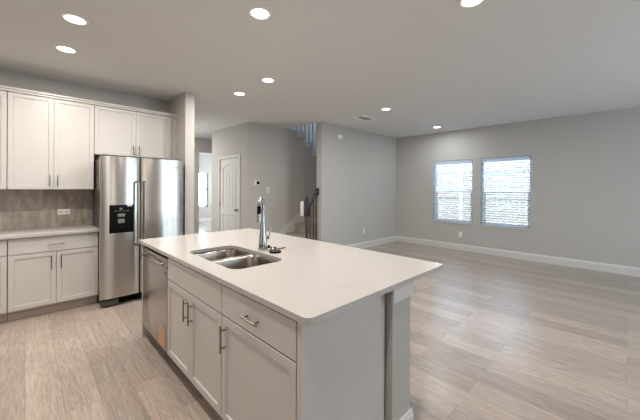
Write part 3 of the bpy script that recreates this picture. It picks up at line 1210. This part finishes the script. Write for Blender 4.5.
obj('stopper_knob', lathe(B(), [(0.0, 0.028), (0.009, 0.030), (0.011, 0.040), (0.0, 0.044)], (0, 0, 0), 14), M['black'], t)
t = tag(obj('red_stick', tube(B(), [(1.46, 1.99, IC_T + 0.0055), (1.50, 1.985, IC_T + 0.0055), (1.545, 1.99, IC_T + 0.0055)], 0.0055, 8), M['red']), 'thin red stick lying on the island countertop behind the strainer', 'stick')

# ================================================================ DISHWASHER
dw = thing('dishwasher', 'stainless steel dishwasher built into the far end of the island', 'dishwasher', (XI, 3.168, 0), RZ)
DWW = 0.674
obj('dishwasher_tub', box(B(), 0.012, DWW - 0.012, 0.03, 0.56, 0.10, 0.855), M['darkgrey'], dw, False)
bm = B()
box(bm, 0.006, DWW - 0.006, 0.0, 0.03, 0.118, 0.775, 0.004)
box(bm, 0.006, DWW - 0.006, -0.004, 0.03, 0.779, 0.85, 0.005)
dd = obj('dishwasher_door', bm, M['steel'], dw)
bm = B()
tube(bm, [(0.10, 0.004, 0.795), (0.103, -0.02, 0.795), (0.12, -0.034, 0.795), (DWW / 2, -0.038, 0.795), (DWW - 0.12, -0.034, 0.795), (DWW - 0.103, -0.02, 0.795), (DWW - 0.10, 0.004, 0.795)], 0.011, 12)
obj('door_handle', bm, M['steel_x'], dd)
obj('toe_panel', box(B(), 0.0, DWW, 0.085, 0.10, 0.0, 0.10), M['black'], dw, False)
es = obj('energy_sticker', box(B(), DWW - 0.20, DWW - 0.05, -0.0012, -0.0002, 0.135, 0.285), M['label'], dd, False)
bm = B()
for k in range(5):
    box(bm, DWW - 0.193, DWW - 0.057, -0.0018, -0.0012, 0.143 + k * 0.028, 0.157 + k * 0.028)
obj('sticker_print', bm, M['orange'], es, False)
obj('round_badge', lathe(B(), [(0.0, 0.0), (0.009, 0.0), (0.009, -0.002), (0.0, -0.002)], (DWW - 0.05, -0.0005, 0.73), 14, 'y'), M['darkgrey'], dd)

# ================================================================ CEILING FIXTURES
lamps = [(1.274, 1.968, 'recessed ceiling light above the middle of the island, largest in view'),
         (0.275, 3.076, 'recessed ceiling light nearer the camera of the two over the kitchen aisle'),
         (0.274, 3.807, 'recessed ceiling light just in front of the white wall cabinets'),
         (2.141, 3.121, 'recessed ceiling light beyond the island, right one of the close pair'),
         (2.163, 3.855, 'recessed ceiling light beyond the island, left and farther one of the pair'),
         (4.332, 2.852, 'recessed ceiling light in front of the ceiling air vent'),
         (6.378, 2.902, 'recessed ceiling light nearest the two windows'),
         (2.251, 0.775, 'recessed ceiling light cut off by the top edge of the photo'),
         ]


def make_lamp(x, y, label):
    t = thing('recessed_light', label, 'ceiling light', (x, y, CE), 0, 'recessed ceiling lights')
    obj('trim_ring', lathe(B(), [(0.066, -0.001), (0.068, -0.008), (0.086, -0.006), (0.089, -0.0005), (0.066, -0.0005)], (0, 0, 0), 32), M['plate'], t)
    obj('lamp_lens', lathe(B(), [(0.0, -0.003), (0.066, -0.003), (0.066, -0.0008), (0.0, -0.0008)], (0, 0, 0), 32), M['lens'], t)
    return t


first = None
for (x, y, lb) in lamps:
    if first is None:
        first = make_lamp(x, y, lb)
    else:
        c = dup(first)
        c.location = (x, y, CE)
        c['label'] = lb
ld = bpy.data.lights.new('lamp_light', 'AREA')
ld.shape = 'DISK'
ld.size = 0.12
ld.energy = LAMP_POWER
ld.color = LAMP_COL
ll = ld.copy()
ll.energy = LAMP_POWER_LIVING
ll.color = LAMP_COL_LIVING
for (x, y) in [(a, b) for a, b, _ in lamps] + [(-1.3, 3.1), (0.3, 0.6), (4.33, 0.8), (2.3, 7.45)]:  # extra unseen lamps without fixtures; the hall one added to brighten the far header
    o = bpy.data.objects.new('lamp_light', ll if x > 3.5 else ld)
    C.objects.link(o)
    o.location = (x, y, CE - 0.012)

vt = thing('ceiling_vent', 'white rectangular air vent in the ceiling beside the stairs wall', 'vent', (4.60, 3.50, CE))
bm = B()
VW, VD = 0.23, 0.13
for (a, b, c2, d2) in ((-VW, VW, -VD, -VD + 0.06), (-VW, VW, VD - 0.06, VD), (-VW, -VW + 0.075, -VD + 0.06, VD - 0.06), (VW - 0.075, VW, -VD + 0.06, VD - 0.06)):
    box(bm, a, b, c2, d2, -0.010, 0)
obj('vent_frame', bm, M['plate'], vt, False)
bm = B()
for k in range(6):
    yy = -VD + 0.068 + k * 0.025
    box(bm, -VW + 0.075, VW - 0.075, -0.009, 0.009, -0.0008, 0.0008, rotm=Matrix.Translation((0, yy, -0.008)) @ Matrix.Rotation(R(38), 4, 'X'))
obj('vent_louvers', bm, M['plate'], vt, False)
obj('vent_throat', box(B(), -VW + 0.075, VW - 0.075, -VD + 0.06, VD - 0.06, -0.0012, -0.0004), M['slot'], vt, False)

# ================================================================ OUTDOORS
o = struct('ground', box(B(), 7.3, 24.0, -14.0, 24.0, -0.25, -0.02), M['grass'])
fe = thing('wooden_fence', 'weathered board fence seen through the blinds of the two windows', 'fence', (9.7, 0, -0.02))
bm = B()
y = -3.0
while y < 7.6:
    w = 0.135
    box(bm, 0, 0.02, y, y + w, 0.03, 2.2 + random.uniform(-0.008, 0.008))
    y += w + 0.006
obj('fence_boards', bm, M['fence'], fe, False)
bm = B()
for z in (0.35, 1.15, 1.95):
    box(bm, -0.04, 0, -3.0, 7.6, z, z + 0.09)
obj('fence_rails', bm, M['fence'], fe, False)
for yy in (-1.6, 0.9, 3.62, 6.4):
    obj('fence_post', box(B(), -0.09, -0.04, yy - 0.045, yy + 0.045, 0, 2.22), M['vinyl'], fe, False)
